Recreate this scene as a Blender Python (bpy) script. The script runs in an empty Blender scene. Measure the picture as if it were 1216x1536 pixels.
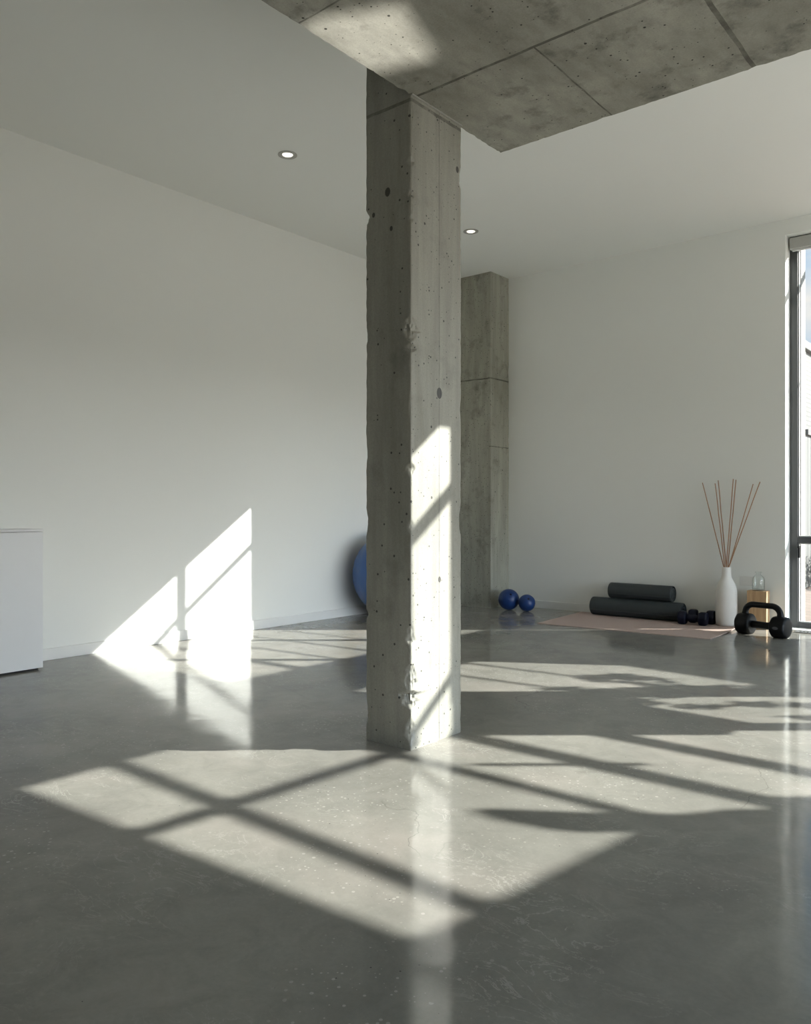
import bpy, bmesh, math, random
from mathutils import Vector, Matrix, noise as mnoise

C = bpy.context.scene.collection
sc = bpy.context.scene
U = 1.1                      # eye height in metres: every length below is written as a multiple of it
R, K = 1.20, 0.72            # sun: for each step towards +Y it steps R towards +X and climbs K
SX, SY = R / K, 1.0 / K
random.seed(7)

# ------------------------------------------------------------------ camera
cam_d = bpy.data.cameras.new('camera')
cam = bpy.data.objects.new('camera', cam_d)
C.objects.link(cam)
cam.location = (0, 0, U)
cam.rotation_euler = (math.radians(90), 0, math.radians(39.377))
cam_d.sensor_fit = 'HORIZONTAL'
cam_d.sensor_width = 36.0
cam_d.lens = 36.0 * 1197 / 1216
cam_d.shift_y = -2 / 1216
cam_d.clip_start = 0.02
cam_d.clip_end = 600
sc.camera = cam

# ------------------------------------------------------------------ view, world, sun, daylight
sc.view_settings.view_transform = 'Standard'
sc.view_settings.look = 'None'
sc.view_settings.gamma = 1
sc.view_settings.use_curve_mapping = False
sc.view_settings.exposure = 0.0
sc.cycles.use_denoising = True
sc.cycles.max_bounces = 14
sc.cycles.diffuse_bounces = 7
sc.cycles.glossy_bounces = 5
sc.cycles.transmission_bounces = 10
sc.cycles.transparent_max_bounces = 16
sc.cycles.sample_clamp_indirect = 6.0
sc.cycles.caustics_reflective = False
sc.cycles.caustics_refractive = False

SUN_STRENGTH = 16.5
SKY_STRENGTH = 0.95
SKY_GLOW = 14.5              # added low glow on the sunny side, against the rest of the sky
PATCH_LAMP = 1350.0

w = bpy.data.worlds.new('sky')
sc.world = w
w.use_nodes = True
nt = w.node_tree
nt.nodes.clear()
out = nt.nodes.new('ShaderNodeOutputWorld')
bg = nt.nodes.new('ShaderNodeBackground')
bg.inputs['Strength'].default_value = SKY_STRENGTH
tc = nt.nodes.new('ShaderNodeTexCoord')
sep = nt.nodes.new('ShaderNodeSeparateXYZ')
nt.links.new(tc.outputs['Generated'], sep.inputs[0])
grad = nt.nodes.new('ShaderNodeValToRGB')
grad.color_ramp.elements[0].position = 0.0
grad.color_ramp.elements[0].color = (0.89, 0.90, 0.865, 1)
grad.color_ramp.elements[1].position = 0.24
grad.color_ramp.elements[1].color = (0.27, 0.58, 0.93, 1)
nt.links.new(sep.outputs['Z'], grad.inputs[0])
mp = nt.nodes.new('ShaderNodeMapping')
mp.inputs['Scale'].default_value = (2.2, 2.2, 6.0)
nt.links.new(tc.outputs['Generated'], mp.inputs[0])
cn = nt.nodes.new('ShaderNodeTexNoise')
cn.inputs['Scale'].default_value = 1.6
cn.inputs['Detail'].default_value = 6
nt.links.new(mp.outputs[0], cn.inputs['Vector'])
cr = nt.nodes.new('ShaderNodeValToRGB')
cr.color_ramp.elements[0].position = 0.47
cr.color_ramp.elements[0].color = (0, 0, 0, 1)
cr.color_ramp.elements[1].position = 0.68
cr.color_ramp.elements[1].color = (1, 1, 1, 1)
nt.links.new(cn.outputs['Fac'], cr.inputs[0])
mixc = nt.nodes.new('ShaderNodeMixRGB')
mixc.inputs[2].default_value = (1.0, 0.98, 0.95, 1)
nt.links.new(cr.outputs[0], mixc.inputs[0])
nt.links.new(grad.outputs[0], mixc.inputs[1])
nt.links.new(mixc.outputs[0], bg.inputs['Color'])
# glow added low in the +X sky, brightening walls and column
sd = nt.nodes.new('ShaderNodeVectorMath')
sd.operation = 'DOT_PRODUCT'
nt.links.new(tc.outputs['Generated'], sd.inputs[0])
sd.inputs[1].default_value = Vector((1, -.08, .10)).normalized()
cl_ = nt.nodes.new('ShaderNodeMapRange')
cl_.interpolation_type = 'SMOOTHSTEP'
cl_.inputs['From Min'].default_value = 0.86
cl_.inputs['From Max'].default_value = 0.97
cl_.inputs['To Min'].default_value = SKY_STRENGTH
cl_.inputs['To Max'].default_value = SKY_STRENGTH * SKY_GLOW
nt.links.new(sd.outputs['Value'], cl_.inputs[0])
nt.links.new(cl_.outputs[0], bg.inputs['Strength'])
nt.links.new(bg.outputs[0], out.inputs[0])

sun_d = bpy.data.lights.new('sun', 'SUN')
sun_d.energy = SUN_STRENGTH
sun_d.angle = math.radians(0.30)
sun_d.color = (0.99, 0.98, 0.92)
sun = bpy.data.objects.new('sun', sun_d)
C.objects.link(sun)
sun.rotation_euler = Vector((R, 1, K)).to_track_quat('Z', 'Y').to_euler()
sun.location = (20 * R, 20, 20 * K)


def area(name, loc, direction, sx, sy, energy=0, color=(1, 1, 1), portal=False):
    d = bpy.data.lights.new(name, 'AREA')
    d.shape = 'RECTANGLE'
    d.size, d.size_y = sx, sy
    d.energy = energy
    d.color = color
    o = bpy.data.objects.new(name, d)
    C.objects.link(o)
    o.location = loc
    o.rotation_euler = Vector(direction).to_track_quat('-Z', 'Z').to_euler()
    if portal:
        d.cycles.is_portal = True
    return o


# portals for the sky
area('portal_side', (4.98 * U, 2.85 * U, 1.12 * U), (-1, 0, 0), 8.1 * U, 2.25 * U, 1, portal=True)
area('portal_glazing', (1.5 * U, 7.36 * U, 1.7 * U), (0, -1, 0), 6.6 * U, 3.4 * U, 1, portal=True)
area('portal_roof_opening', (3.0 * U, 6.4 * U, 3.44 * U), (0, 0, -1), 4.2 * U, 2.2 * U, 1, portal=True)


# ------------------------------------------------------------------ helpers
def up(xf, yf, z):
    """the point at height z on the sun ray that lands on floor point (xf, yf)"""
    return Vector((xf + SX * z, yf + SY * z, z)) * U


def link(name, me, m=None, parent=None):
    o = bpy.data.objects.new(name, me)
    C.objects.link(o)
    if m:
        me.materials.append(m)
    if parent:
        o.parent = parent
    return o


def obj(name, bm, m=None, parent=None, smooth=False, angle=40):
    bmesh.ops.recalc_face_normals(bm, faces=bm.faces)
    me = bpy.data.meshes.new(name)
    if smooth:
        for f in bm.faces:
            f.smooth = True
        for e in bm.edges:
            if len(e.link_faces) == 2 and e.calc_face_angle(0) > math.radians(angle):
                e.smooth = False
    bm.to_mesh(me)
    bm.free()
    return link(name, me, m, parent)


def box(bm, a, b, bev=0.0, seg=2):
    x0, y0, z0 = a
    x1, y1, z1 = b
    t = bmesh.new()
    bmesh.ops.create_cube(t, size=1)
    bmesh.ops.transform(t, matrix=Matrix.Translation(((x0 + x1) / 2, (y0 + y1) / 2, (z0 + z1) / 2)) @
                        Matrix.Diagonal((abs(x1 - x0), abs(y1 - y0), abs(z1 - z0), 1)), verts=t.verts)
    if bev:
        bmesh.ops.bevel(t, geom=t.edges[:], offset=bev, segments=seg, affect='EDGES', profile=0.5)
    merge(bm, t)


def merge(bm, t, mat=None):
    if mat is not None:
        bmesh.ops.transform(t, matrix=mat, verts=t.verts)
    me = bpy.data.meshes.new('tmp')
    t.to_mesh(me)
    t.free()
    bm.from_mesh(me)
    bpy.data.meshes.remove(me)


def B(*boxes, bev=0.0):
    """boxes given in eye heights"""
    bm = bmesh.new()
    for a, b in boxes:
        box(bm, [q * U for q in a], [q * U for q in b], bev)
    return bm


def lathe(bm, prof, n=48, mat=None, cap0=True, cap1=True):
    t = bmesh.new()
    rings = []
    for r, z in prof:
        if r < 1e-6:
            rings.append([t.verts.new((0, 0, z))])
        else:
            rings.append([t.verts.new((r * math.cos(2 * math.pi * i / n), r * math.sin(2 * math.pi * i / n), z)) for i in range(n)])
    for a, b in zip(rings, rings[1:]):
        for i in range(n):
            j = (i + 1) % n
            if len(a) == 1 and len(b) == 1:
                continue
            if len(a) == 1:
                t.faces.new((a[0], b[i], b[j]))
            elif len(b) == 1:
                t.faces.new((a[i], a[j], b[0]))
            else:
                t.faces.new((a[i], a[j], b[j], b[i]))
    if cap0 and len(rings[0]) > 1:
        t.faces.new(rings[0][::-1])
    if cap1 and len(rings[-1]) > 1:
        t.faces.new(rings[-1])
    merge(bm, t, mat)


def tube(bm, pts, rad, n=12, ry=None):
    """tube through pts; rad is one radius or one per point"""
    pts = [Vector(p) for p in pts]
    if not isinstance(rad, (list, tuple)):
        rad = [rad] * len(pts)
    prev = None
    rings = []
    for i, p in enumerate(pts):
        d = (pts[min(i + 1, len(pts) - 1)] - pts[max(i - 1, 0)]).normalized()
        if prev is None:
            a = Vector((0, 0, 1)) if abs(d.z) < 0.9 else Vector((0, 1, 0))
            u = d.cross(a).normalized()
        else:
            u = (prev - d * prev.dot(d)).normalized()
        v = d.cross(u)
        prev = u
        rings.append([bm.verts.new(p + u * rad[i] * math.cos(2 * math.pi * k / n) + v * (ry[i] if ry else rad[i]) * math.sin(2 * math.pi * k / n)) for k in range(n)])
    for a, b in zip(rings, rings[1:]):
        for k in range(n):
            bm.faces.new((a[k], a[(k + 1) % n], b[(k + 1) % n], b[k]))
    bm.faces.new(rings[0][::-1])
    bm.faces.new(rings[-1])


def prism(bm, poly, z0, z1):
    """vertical prism over a polygon of (x, y)"""
    a = [bm.verts.new((x, y, z0)) for x, y in poly]
    b = [bm.verts.new((x, y, z1)) for x, y in poly]
    n = len(poly)
    bm.faces.new(a[::-1])
    bm.faces.new(b)
    for i in range(n):
        bm.faces.new((a[i], a[(i + 1) % n], b[(i + 1) % n], b[i]))


def tag(o, label, cat, group=None, kind=None):
    o['label'] = label
    o['category'] = cat
    if group:
        o['group'] = group
    if kind:
        o['kind'] = kind
    return o


def thing(name, label, cat, loc=(0, 0, 0), rz=0, group=None, kind=None):
    o = bpy.data.objects.new(name, None)
    C.objects.link(o)
    o.empty_display_size = 0.05
    o.location = loc
    o.rotation_euler = (0, 0, rz)
    return tag(o, label, cat, group, kind)


def struct(name, bm, m, parent=None, smooth=False):
    o = obj(name, bm, m, parent, smooth)
    if parent is None:
        o['kind'] = 'structure'
    return o


# ------------------------------------------------------------------ materials
class N:
    """small wrapper for building node materials"""
    def __init__(self, name):
        self.m = bpy.data.materials.new(name)
        self.m.use_nodes = True
        self.t = self.m.node_tree
        self.b = self.t.nodes['Principled BSDF']
        self.out = self.t.nodes['Material Output']

    def n(self, kind, **kw):
        nd = self.t.nodes.new('ShaderNode' + kind)
        for k, v in kw.items():
            if k.startswith('i_'):
                key = k[2:]
                nd.inputs[int(key) if key.isdigit() else key.replace('_', ' ')].default_value = v
            else:
                setattr(nd, k, v)
        return nd

    def l(self, a, b):
        self.t.links.new(a, b)

    def coord(self, scale=(1, 1, 1), loc=(0, 0, 0)):
        tc = self.n('TexCoord')
        mp = self.n('Mapping', i_Scale=scale, i_Location=loc)
        self.l(tc.outputs['Object'], mp.inputs[0])
        return mp.outputs[0]

    def noise(self, scale, detail=4, rough=0.55, vec=None, dist=0.0):
        nd = self.n('TexNoise', i_Scale=scale, i_Detail=detail, i_Roughness=rough, i_Distortion=dist)
        self.l(vec if vec is not None else self.coord(), nd.inputs['Vector'])
        return nd.outputs['Fac']

    def ramp(self, fac, stops):
        nd = self.n('ValToRGB')
        el = nd.color_ramp.elements
        while len(el) < len(stops):
            el.new(0.5)
        for e, (p, c) in zip(el, stops):
            e.position = p
            e.color = (c, c, c, 1) if isinstance(c, (int, float)) else (*c, 1)
        self.l(fac, nd.inputs[0])
        return nd.outputs[0]

    def mix(self, fac, a, b, blend='MIX'):
        nd = self.n('MixRGB', blend_type=blend)
        for s, q in ((0, fac), (1, a), (2, b)):
            if isinstance(q, (int, float)):
                nd.inputs[s].default_value = q if s == 0 else (q, q, q, 1)
            elif isinstance(q, tuple):
                nd.inputs[s].default_value = (*q, 1)
            else:
                self.l(q, nd.inputs[s])
        return nd.outputs[0]

    def math(self, op, a, b=0.0, c=0.0):
        nd = self.n('Math', operation=op)
        for s, q in ((0, a), (1, b), (2, c)):
            if isinstance(q, (int, float)):
                nd.inputs[s].default_value = q
            else:
                self.l(q, nd.inputs[s])
        return nd.outputs[0]

    def xyz(self):
        tc = self.n('TexCoord')
        s = self.n('SeparateXYZ')
        self.l(tc.outputs['Object'], s.inputs[0])
        return s.outputs[0], s.outputs[1], s.outputs[2]

    def pits(self, scale, keep, rmax, loc=(0, 0, 0), sc3=(1, 1, 1)):
        """1 inside sparse round blow holes, else 0"""
        v = self.n('TexVoronoi', feature='F1', i_Scale=scale)
        self.l(self.coord(sc3, loc), v.inputs['Vector'])
        s = self.n('SeparateXYZ')
        self.l(v.outputs['Color'], s.inputs[0])
        sel = self.math('GREATER_THAN', s.outputs[0], 1 - keep)
        rad = self.math('MULTIPLY_ADD', self.math('POWER', s.outputs[1], 3), rmax * 0.75, rmax * 0.25)
        ins = self.math('LESS_THAN', v.outputs['Distance'], rad)
        return self.math('MULTIPLY', sel, ins)

    def line(self, coordinate, at, half):
        return self.math('LESS_THAN', self.math('ABSOLUTE', self.math('SUBTRACT', coordinate, at)), half)

    def bump(self, h, strength=0.2, dist=0.01, normal=None):
        nd = self.n('Bump', i_Strength=strength, i_Distance=dist)
        self.l(h, nd.inputs['Height'])
        if normal is not None:
            self.l(normal, nd.inputs['Normal'])
        return nd.outputs[0]

    def set(self, color=None, rough=None, normal=None, **kw):
        for key, q in (('Base Color', color), ('Roughness', rough), ('Normal', normal)):
            if q is None:
                continue
            if isinstance(q, tuple):
                self.b.inputs[key].default_value = (*q, 1)
            elif isinstance(q, (int, float)):
                self.b.inputs[key].default_value = q
            else:
                self.l(q, self.b.inputs[key])
        for k, v in kw.items():
            self.b.inputs[k.replace('_', ' ')].default_value = v
        return self.m


def simple(name, col, rough=0.5, bump=0.0, bscale=60, var=0.06, metal=0.0, **kw):
    k = N(name)
    f = k.noise(bscale * 0.12, 4)
    c = k.mix(f, tuple(q * (1 - var) for q in col), tuple(min(1, q * (1 + var)) for q in col))
    nrm = k.bump(k.noise(bscale, 5), bump, 0.004) if bump else None
    return k.set(c, rough, nrm, Metallic=metal, **kw)


def mat_paint(name, col):
    k = N(name)
    c = k.mix(k.noise(0.7, 3), tuple(q * 0.985 for q in col), col)
    nrm = k.bump(k.noise(160, 3), 0.04, 0.002)
    return k.set(c, 0.62, nrm, Specular_IOR_Level=0.3)


def mat_concrete(name, dark, mid, light, joints=(), stretch=(1, 1, 0.25), holes=(), stain=0.35, rough=0.86, spec=0.25):
    k = N(name)
    x, y, z = k.xyz()
    base = k.ramp(k.noise(2.2, 6, 0.6, k.coord(stretch), 0.4), [(0.28, dark), (0.52, mid), (0.76, light)])
    streak = k.ramp(k.noise(9.0, 5, 0.6, k.coord((stretch[0] * 1.6, stretch[1] * 1.6, stretch[2] * 0.6))), [(0.35, 0.80), (0.62, 1.08)])
    c = k.mix(0.7, base, streak, 'MULTIPLY')
    blot = k.ramp(k.noise(5.5, 7, 0.66, k.coord(loc=(4, 2, 1))), [(0.54, 1.0), (0.72, 1 - stain)])
    c = k.mix(0.8, c, blot, 'MULTIPLY')
    grain = k.noise(130, 4, 0.7)
    c = k.mix(0.35, c, k.ramp(grain, [(0.3, 0.7), (0.7, 1.25)]), 'MULTIPLY')
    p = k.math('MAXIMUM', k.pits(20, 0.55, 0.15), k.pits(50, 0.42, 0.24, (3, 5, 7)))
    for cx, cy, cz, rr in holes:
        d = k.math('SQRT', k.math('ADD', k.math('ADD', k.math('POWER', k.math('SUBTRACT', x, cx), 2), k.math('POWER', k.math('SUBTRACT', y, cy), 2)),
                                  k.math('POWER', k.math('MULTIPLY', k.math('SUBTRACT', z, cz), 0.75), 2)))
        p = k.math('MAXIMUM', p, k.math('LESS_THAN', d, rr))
    c = k.mix(k.math('MULTIPLY', p, 0.92), c, (0.022, 0.021, 0.018))  # shade inside pits and tie holes painted dark into the colour
    jm = None
    wob = k.math('MULTIPLY', k.math('SUBTRACT', k.noise(7, 3), 0.5), 0.012)
    for axis, at, half, cond in joints:
        co = {'x': x, 'y': y, 'z': z}[axis]
        g = k.line(k.math('ADD', co, wob), at, half)
        if cond:
            ax2, op, val = cond
            g = k.math('MULTIPLY', g, k.math(op, {'x': x, 'y': y, 'z': z}[ax2], val))
        jm = g if jm is None else k.math('MAXIMUM', jm, g)
    h = k.math('MULTIPLY', grain, 0.25)
    h = k.math('SUBTRACT', h, p)
    if jm is not None:
        soft = k.math('MULTIPLY', jm, k.ramp(k.noise(14, 3), [(0.3, 0.35), (0.6, 0.8)]))
        c = k.mix(soft, c, (0.075, 0.07, 0.058))
        h = k.math('SUBTRACT', h, jm)
    nrm = k.bump(h, 0.55, 0.004, k.bump(k.noise(16, 5), 0.25, 0.006))
    return k.set(c, rough, nrm, Specular_IOR_Level=spec)


def mat_floor():
    k = N('polished_concrete')
    cl = k.ramp(k.noise(0.9, 7, 0.6, dist=0.6), [(0.30, (0.198, 0.193, 0.173)), (0.52, (0.250, 0.242, 0.216)), (0.75, (0.300, 0.289, 0.258))])
    mott = k.ramp(k.noise(5.5, 8, 0.65, dist=1.0), [(0.30, 0.84), (0.55, 1.0), (0.75, 1.10)])
    c = k.mix(0.9, cl, mott, 'MULTIPLY')
    c = k.mix(0.35, c, k.ramp(k.noise(60, 6, 0.75), [(0.3, 0.82), (0.7, 1.15)]), 'MULTIPLY')
    pink = k.noise(1.7, 3, 0.5, k.coord(loc=(5, 9, 0)))
    c = k.mix(k.ramp(pink, [(0.5, 0.0), (0.75, 0.35)]), c, (0.42, 0.37, 0.335))
    # pale aggregate showing through where the slab was ground deeper
    zone = k.ramp(k.noise(1.3, 3, 0.5, k.coord(loc=(1.7, 3.1, 0))), [(0.46, 0.0), (0.60, 1.0)])
    agg = k.math('MULTIPLY', k.pits(70, 0.45, 0.42, (2, 1, 0)), zone)
    c = k.mix(k.math('MULTIPLY', agg, 0.42), c, (0.55, 0.53, 0.48))
    dots = k.math('MAXIMUM', k.pits(26, 0.05, 0.10, (8, 1, 0)), k.math('MULTIPLY', k.pits(60, 0.15, 0.18, (6, 4, 0)), zone))
    c = k.mix(k.math('MULTIPLY', dots, 0.8), c, (0.05, 0.048, 0.042))
    # pale scuffs and trowel marks
    rid = k.math('ABSOLUTE', k.math('SUBTRACT', k.noise(4.5, 7, 0.62, k.coord((1, 1.6, 1), (3, 6, 0)), 1.4), 0.5))
    scf = k.math('MULTIPLY', k.math('LESS_THAN', rid, 0.008), k.ramp(k.noise(1.9, 3, 0.5, k.coord(loc=(6, 2, 0))), [(0.48, 0.0), (0.62, 0.45)]))
    c = k.mix(scf, c, (0.42, 0.41, 0.375))
    # hairline cracks
    wv = k.n('TexVoronoi', feature='DISTANCE_TO_EDGE', i_Scale=0.42)
    dv = k.n('TexNoise', i_Scale=1.6, i_Detail=5)
    k.l(k.coord(), dv.inputs['Vector'])
    add = k.n('VectorMath', operation='MULTIPLY_ADD')
    k.l(dv.outputs['Color'], add.inputs[0])
    add.inputs[1].default_value = (0.9, 0.9, 0)
    k.l(k.coord(loc=(0.35, 0.8, 0)), add.inputs[2])
    k.l(add.outputs[0], wv.inputs['Vector'])
    crack = k.math('MULTIPLY', k.math('LESS_THAN', wv.outputs['Distance'], 0.0011), k.ramp(k.noise(0.8, 2, vec=k.coord(loc=(7, 0, 0))), [(0.55, 0.0), (0.60, 1.0)]))
    c = k.mix(k.math('MULTIPLY', crack, 0.38), c, (0.09, 0.085, 0.075))
    # stains
    st = k.ramp(k.noise(2.6, 5, 0.6, k.coord(loc=(11, 4, 0))), [(0.68, 0.0), (0.74, 0.35)])
    c = k.mix(st, c, (0.12, 0.115, 0.10))
    rough = k.ramp(k.noise(3.2, 7, 0.62, k.coord(loc=(2, 8, 0)), 0.8), [(0.35, 0.075), (0.55, 0.12), (0.72, 0.20)])
    h = k.math('SUBTRACT', k.math('MULTIPLY', k.noise(2.4, 5, 0.55, dist=0.5), 1.0), k.math('MULTIPLY', dots, 0.3))
    nrm = k.bump(h, 0.08, 0.02)
    return k.set(c, rough, nrm, Specular_IOR_Level=0.20)


def mat_glass_pane():
    k = N('window_glass')
    k.t.nodes.remove(k.b)
    tr = k.n('BsdfTransparent')
    tr.inputs[0].default_value = (0.97, 0.98, 0.975, 1)
    gl = k.n('BsdfGlossy')
    gl.inputs['Roughness'].default_value = 0.0
    ge = k.n('NewGeometry')
    dt = k.n('VectorMath', operation='DOT_PRODUCT')
    k.l(ge.outputs['Incoming'], dt.inputs[0])
    k.l(ge.outputs['Normal'], dt.inputs[1])
    cosv = k.math('ABSOLUTE', dt.outputs['Value'])
    fr = k.math('MULTIPLY_ADD', k.math('POWER', k.math('SUBTRACT', 1.0, cosv), 5), 0.45, 0.025)
    ms = k.n('MixShader')
    k.l(fr, ms.inputs[0])
    k.l(tr.outputs[0], ms.inputs[1])
    k.l(gl.outputs[0], ms.inputs[2])
    k.l(ms.outputs[0], k.out.inputs[0])
    return k.m


def mat_emit(name, col, s):
    k = N(name)
    return k.set((0.9, 0.9, 0.88), 0.4, Emission_Color=(*col, 1), Emission_Strength=s)


def mat_brick(name, c1, c2, mortar, scale=1.0, rot=(0, 0, 0), bw=0.23, rh=0.075):
    k = N(name)
    tc = k.n('TexCoord')
    mp = k.n('Mapping', i_Rotation=rot)
    k.l(tc.outputs['Object'], mp.inputs[0])
    b = k.n('TexBrick', i_Scale=scale, i_Mortar_Size=0.006)
    b.inputs['Brick Width'].default_value = bw
    b.inputs['Row Height'].default_value = rh
    b.inputs['Color1'].default_value = (*c1, 1)
    b.inputs['Color2'].default_value = (*c2, 1)
    b.inputs['Mortar'].default_value = (*mortar, 1)
    k.l(mp.outputs[0], b.inputs['Vector'])
    nrm = k.bump(b.outputs['Fac'], -0.4, 0.006)
    return k.set(b.outputs['Color'], 0.85, nrm)


M = {}
M['wall'] = mat_paint('white_wall_paint', (0.825, 0.833, 0.803))
M['ceil'] = mat_paint('white_ceiling_paint', (0.885, 0.893, 0.865))
M['trim'] = simple('white_gloss_paint', (0.78, 0.78, 0.76), 0.42, var=0.02)
M['floor'] = mat_floor()
M['glass'] = mat_glass_pane()
M['frame'] = simple('anthracite_aluminium', (0.055, 0.058, 0.062), 0.42, var=0.05)
M['gasket'] = simple('pale_glazing_bead', (0.62, 0.63, 0.63), 0.5, var=0.03)
M['reveal'] = M['trim']
M['cabinet'] = simple('white_cabinet_lacquer', (0.80, 0.80, 0.80), 0.35, var=0.015)
M['shadow_gap'] = simple('shadow_gap_black', (0.02, 0.02, 0.02), 0.7)
M['blind'] = simple('grey_blind_fabric', (0.42, 0.42, 0.40), 0.8, 0.2, 400)
M['pink_mat'] = simple('blush_foam', (0.48, 0.365, 0.32), 0.82, 0.25, 300, var=0.05)
M['roll_mat'] = simple('charcoal_foam', (0.034, 0.041, 0.043), 0.72, 0.25, 260, var=0.10)
M['blue'] = simple('blue_vinyl', (0.007, 0.035, 0.15), 0.40, 0.08, 200, var=0.08)
M['gym_blue'] = simple('blue_gym_vinyl', (0.014, 0.075, 0.25), 0.30, 0.05, 150, var=0.06)
M['navy'] = simple('navy_vinyl', (0.0022, 0.0032, 0.014), 0.5, 0.1, 200, Specular_IOR_Level=0.25)
M['black'] = simple('black_rubber', (0.0035, 0.0035, 0.0042), 0.42, 0.12, 220, var=0.2, Specular_IOR_Level=0.22)
M['emblem'] = simple('grey_emblem', (0.09, 0.09, 0.10), 0.4)
M['vase'] = simple('matt_white_ceramic', (0.74, 0.72, 0.68), 0.72, 0.2, 90, var=0.05)
M['stick'] = simple('brown_reed', (0.36, 0.20, 0.115), 0.7, 0.2, 200, var=0.15)
M['socket'] = simple('white_plastic', (0.76, 0.75, 0.72), 0.35, var=0.01)
M['metal'] = simple('brushed_metal', (0.42, 0.42, 0.42), 0.4, metal=0.9)
M['lampring'] = simple('satin_lamp_ring', (0.42, 0.41, 0.38), 0.4)
M['lampglow'] = mat_emit('lamp_diffuser', (1.0, 0.93, 0.80), 2.2)
M['leaf'] = simple('green_leaf', (0.09, 0.15, 0.05), 0.6, var=0.35, bscale=20)
M['bark'] = simple('bark', (0.16, 0.12, 0.09), 0.9, 0.5, 40, var=0.3)
M['fence'] = simple('grey_fence_paint', (0.13, 0.127, 0.12), 0.7, var=0.05)
M['timber'] = simple('pale_blocker_timber', (0.45, 0.36, 0.26), 0.75, 0.3, 30, var=0.15)
M['blocker_metal'] = simple('grey_blocker_sheet', (0.35, 0.35, 0.35), 0.6)
M['house_brick'] = mat_brick('painted_house_brick', (0.18, 0.173, 0.16), (0.155, 0.148, 0.138), (0.105, 0.10, 0.094), 1, (0, math.radians(90), math.radians(90)))
M['outer_brick'] = mat_brick('cream_outer_brick', (0.30, 0.29, 0.27), (0.275, 0.265, 0.245), (0.24, 0.23, 0.215), 1, (0, math.radians(90), math.radians(90)))
M['terrace'] = mat_brick('terrace_pavers', (0.36, 0.275, 0.225), (0.31, 0.24, 0.195), (0.20, 0.17, 0.15), 1, (0, 0, math.radians(40)), 0.42, 0.21)
M['paving'] = mat_brick('terrace_paving', (0.66, 0.57, 0.49), (0.60, 0.51, 0.44), (0.48, 0.42, 0.37), 1, (0, 0, math.radians(40)), 0.42, 0.21)
kk = N('pale_wood')
wood = kk.ramp(kk.noise(6, 6, 0.6, kk.coord((6, 6, 0.7)), 0.6), [(0.3, (0.40, 0.25, 0.13)), (0.7, (0.55, 0.37, 0.21))])
M['wood'] = kk.set(wood, 0.55, kk.bump(kk.noise(40, 4), 0.08, 0.003))
kk = N('clear_bottle_glass')
kk.t.nodes.remove(kk.b)
lw = kk.n('LayerWeight', i_Blend=0.35)
tint = kk.ramp(lw.outputs['Facing'], [(0.40, (0.975, 0.985, 0.98)), (0.75, (0.82, 0.85, 0.845)), (0.97, (0.12, 0.14, 0.14))])
tr_ = kk.n('BsdfTransparent')
kk.l(tint, tr_.inputs[0])
gl_ = kk.n('BsdfGlossy')
gl_.inputs['Roughness'].default_value = 0.02
ms_ = kk.n('MixShader')
kk.l(kk.math('MULTIPLY_ADD', kk.math('POWER', lw.outputs['Facing'], 4), 0.35, 0.03), ms_.inputs[0])
kk.l(tr_.outputs[0], ms_.inputs[1])
kk.l(gl_.outputs[0], ms_.inputs[2])
kk.l(ms_.outputs[0], kk.out.inputs[0])
M['bottle'] = kk.m

# ------------------------------------------------------------------ the room
XL, XR = -5.24, 5.0          # left and right wall
YB, YF, YO = 7.216, 7.39, 7.47   # inner face of the back wall, glazing plane, outer face
YR = -3.5                    # wall behind the camera
ZC = 3.45                    # ceiling
ZS = 2.74                    # underside of the concrete slab

struct('floor', B(((XL - .2, YR - .2, -.12), (XR + .2, YO, 0))), M['floor'])
struct('wall_left', B(((XL - .2, YR - .2, 0), (XL, YO, ZC + .02))), M['wall'])
WY0, WY1, WZ = -1.2, 6.6, 2.18
struct('wall_right', B(((XR, YR - .2, 0), (XR + .2, WY0, ZC + .02)), ((XR, WY1, 0), (XR + .2, YO, ZC + .02)), ((XR, WY0, WZ), (XR + .2, WY1, ZC + .02))), M['wall'])
struct('wall_rear', B(((XL, YR - .2, 0), (XR, YR, ZC))), mat_paint('grey_wall_paint', (0.25, 0.245, 0.235)))
X1, X2, X3, X4 = -1.79, 2.08, 3.12, 4.90
H1, H2 = 3.32, K * (YF - 3.84)
struct('wall_back', B(((XL, YB, 0), (X1, YO, ZC)), ((X1, YB, H1), (X2, YO, ZC)), ((X2, YB, H2), (X3, YO, ZC)), ((X4, YB, 0), (XR, YO, ZC))), M['wall'])

# ceiling with an added opening shaped to throw the sun patches
YE = YO / 1.0 - SY * ZC       # floor line whose sun ray meets the outer edge of the ceiling
HOLE = [(-2.88, 1.355), (-1.14, 1.455), (-1.0, 2.41), (-.82, YE), (-2.09 - 1.2 * (2.86 - YE), YE), (-4.365, .964), (-4.365, .886), (-4.13, .886), (-2.88, 1.942)]
bm = bmesh.new()
hv = [up(x, y, ZC) for x, y in HOLE]
loop = [Vector((x * U, y * U, ZC * U)) for x, y in ((XL, YR), (XR, YR), (XR, YO))]
loop += [hv[3], hv[2], hv[1], hv[0], hv[8], hv[7], hv[6], hv[5], hv[4]] + [Vector((XL * U, YO * U, ZC * U))]
vs_ = [bm.verts.new(p) for p in loop]
ed = [bm.edges.new((vs_[i], vs_[(i + 1) % len(vs_)])) for i in range(len(vs_))]
bmesh.ops.triangle_fill(bm, edges=ed, use_beauty=True, use_dissolve=False)
r = bmesh.ops.extrude_face_region(bm, geom=bm.faces[:])
bmesh.ops.translate(bm, verts=[g for g in r['geom'] if isinstance(g, bmesh.types.BMVert)], vec=(0, 0, 0.02))
struct('ceiling', bm, M['ceil'])

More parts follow.
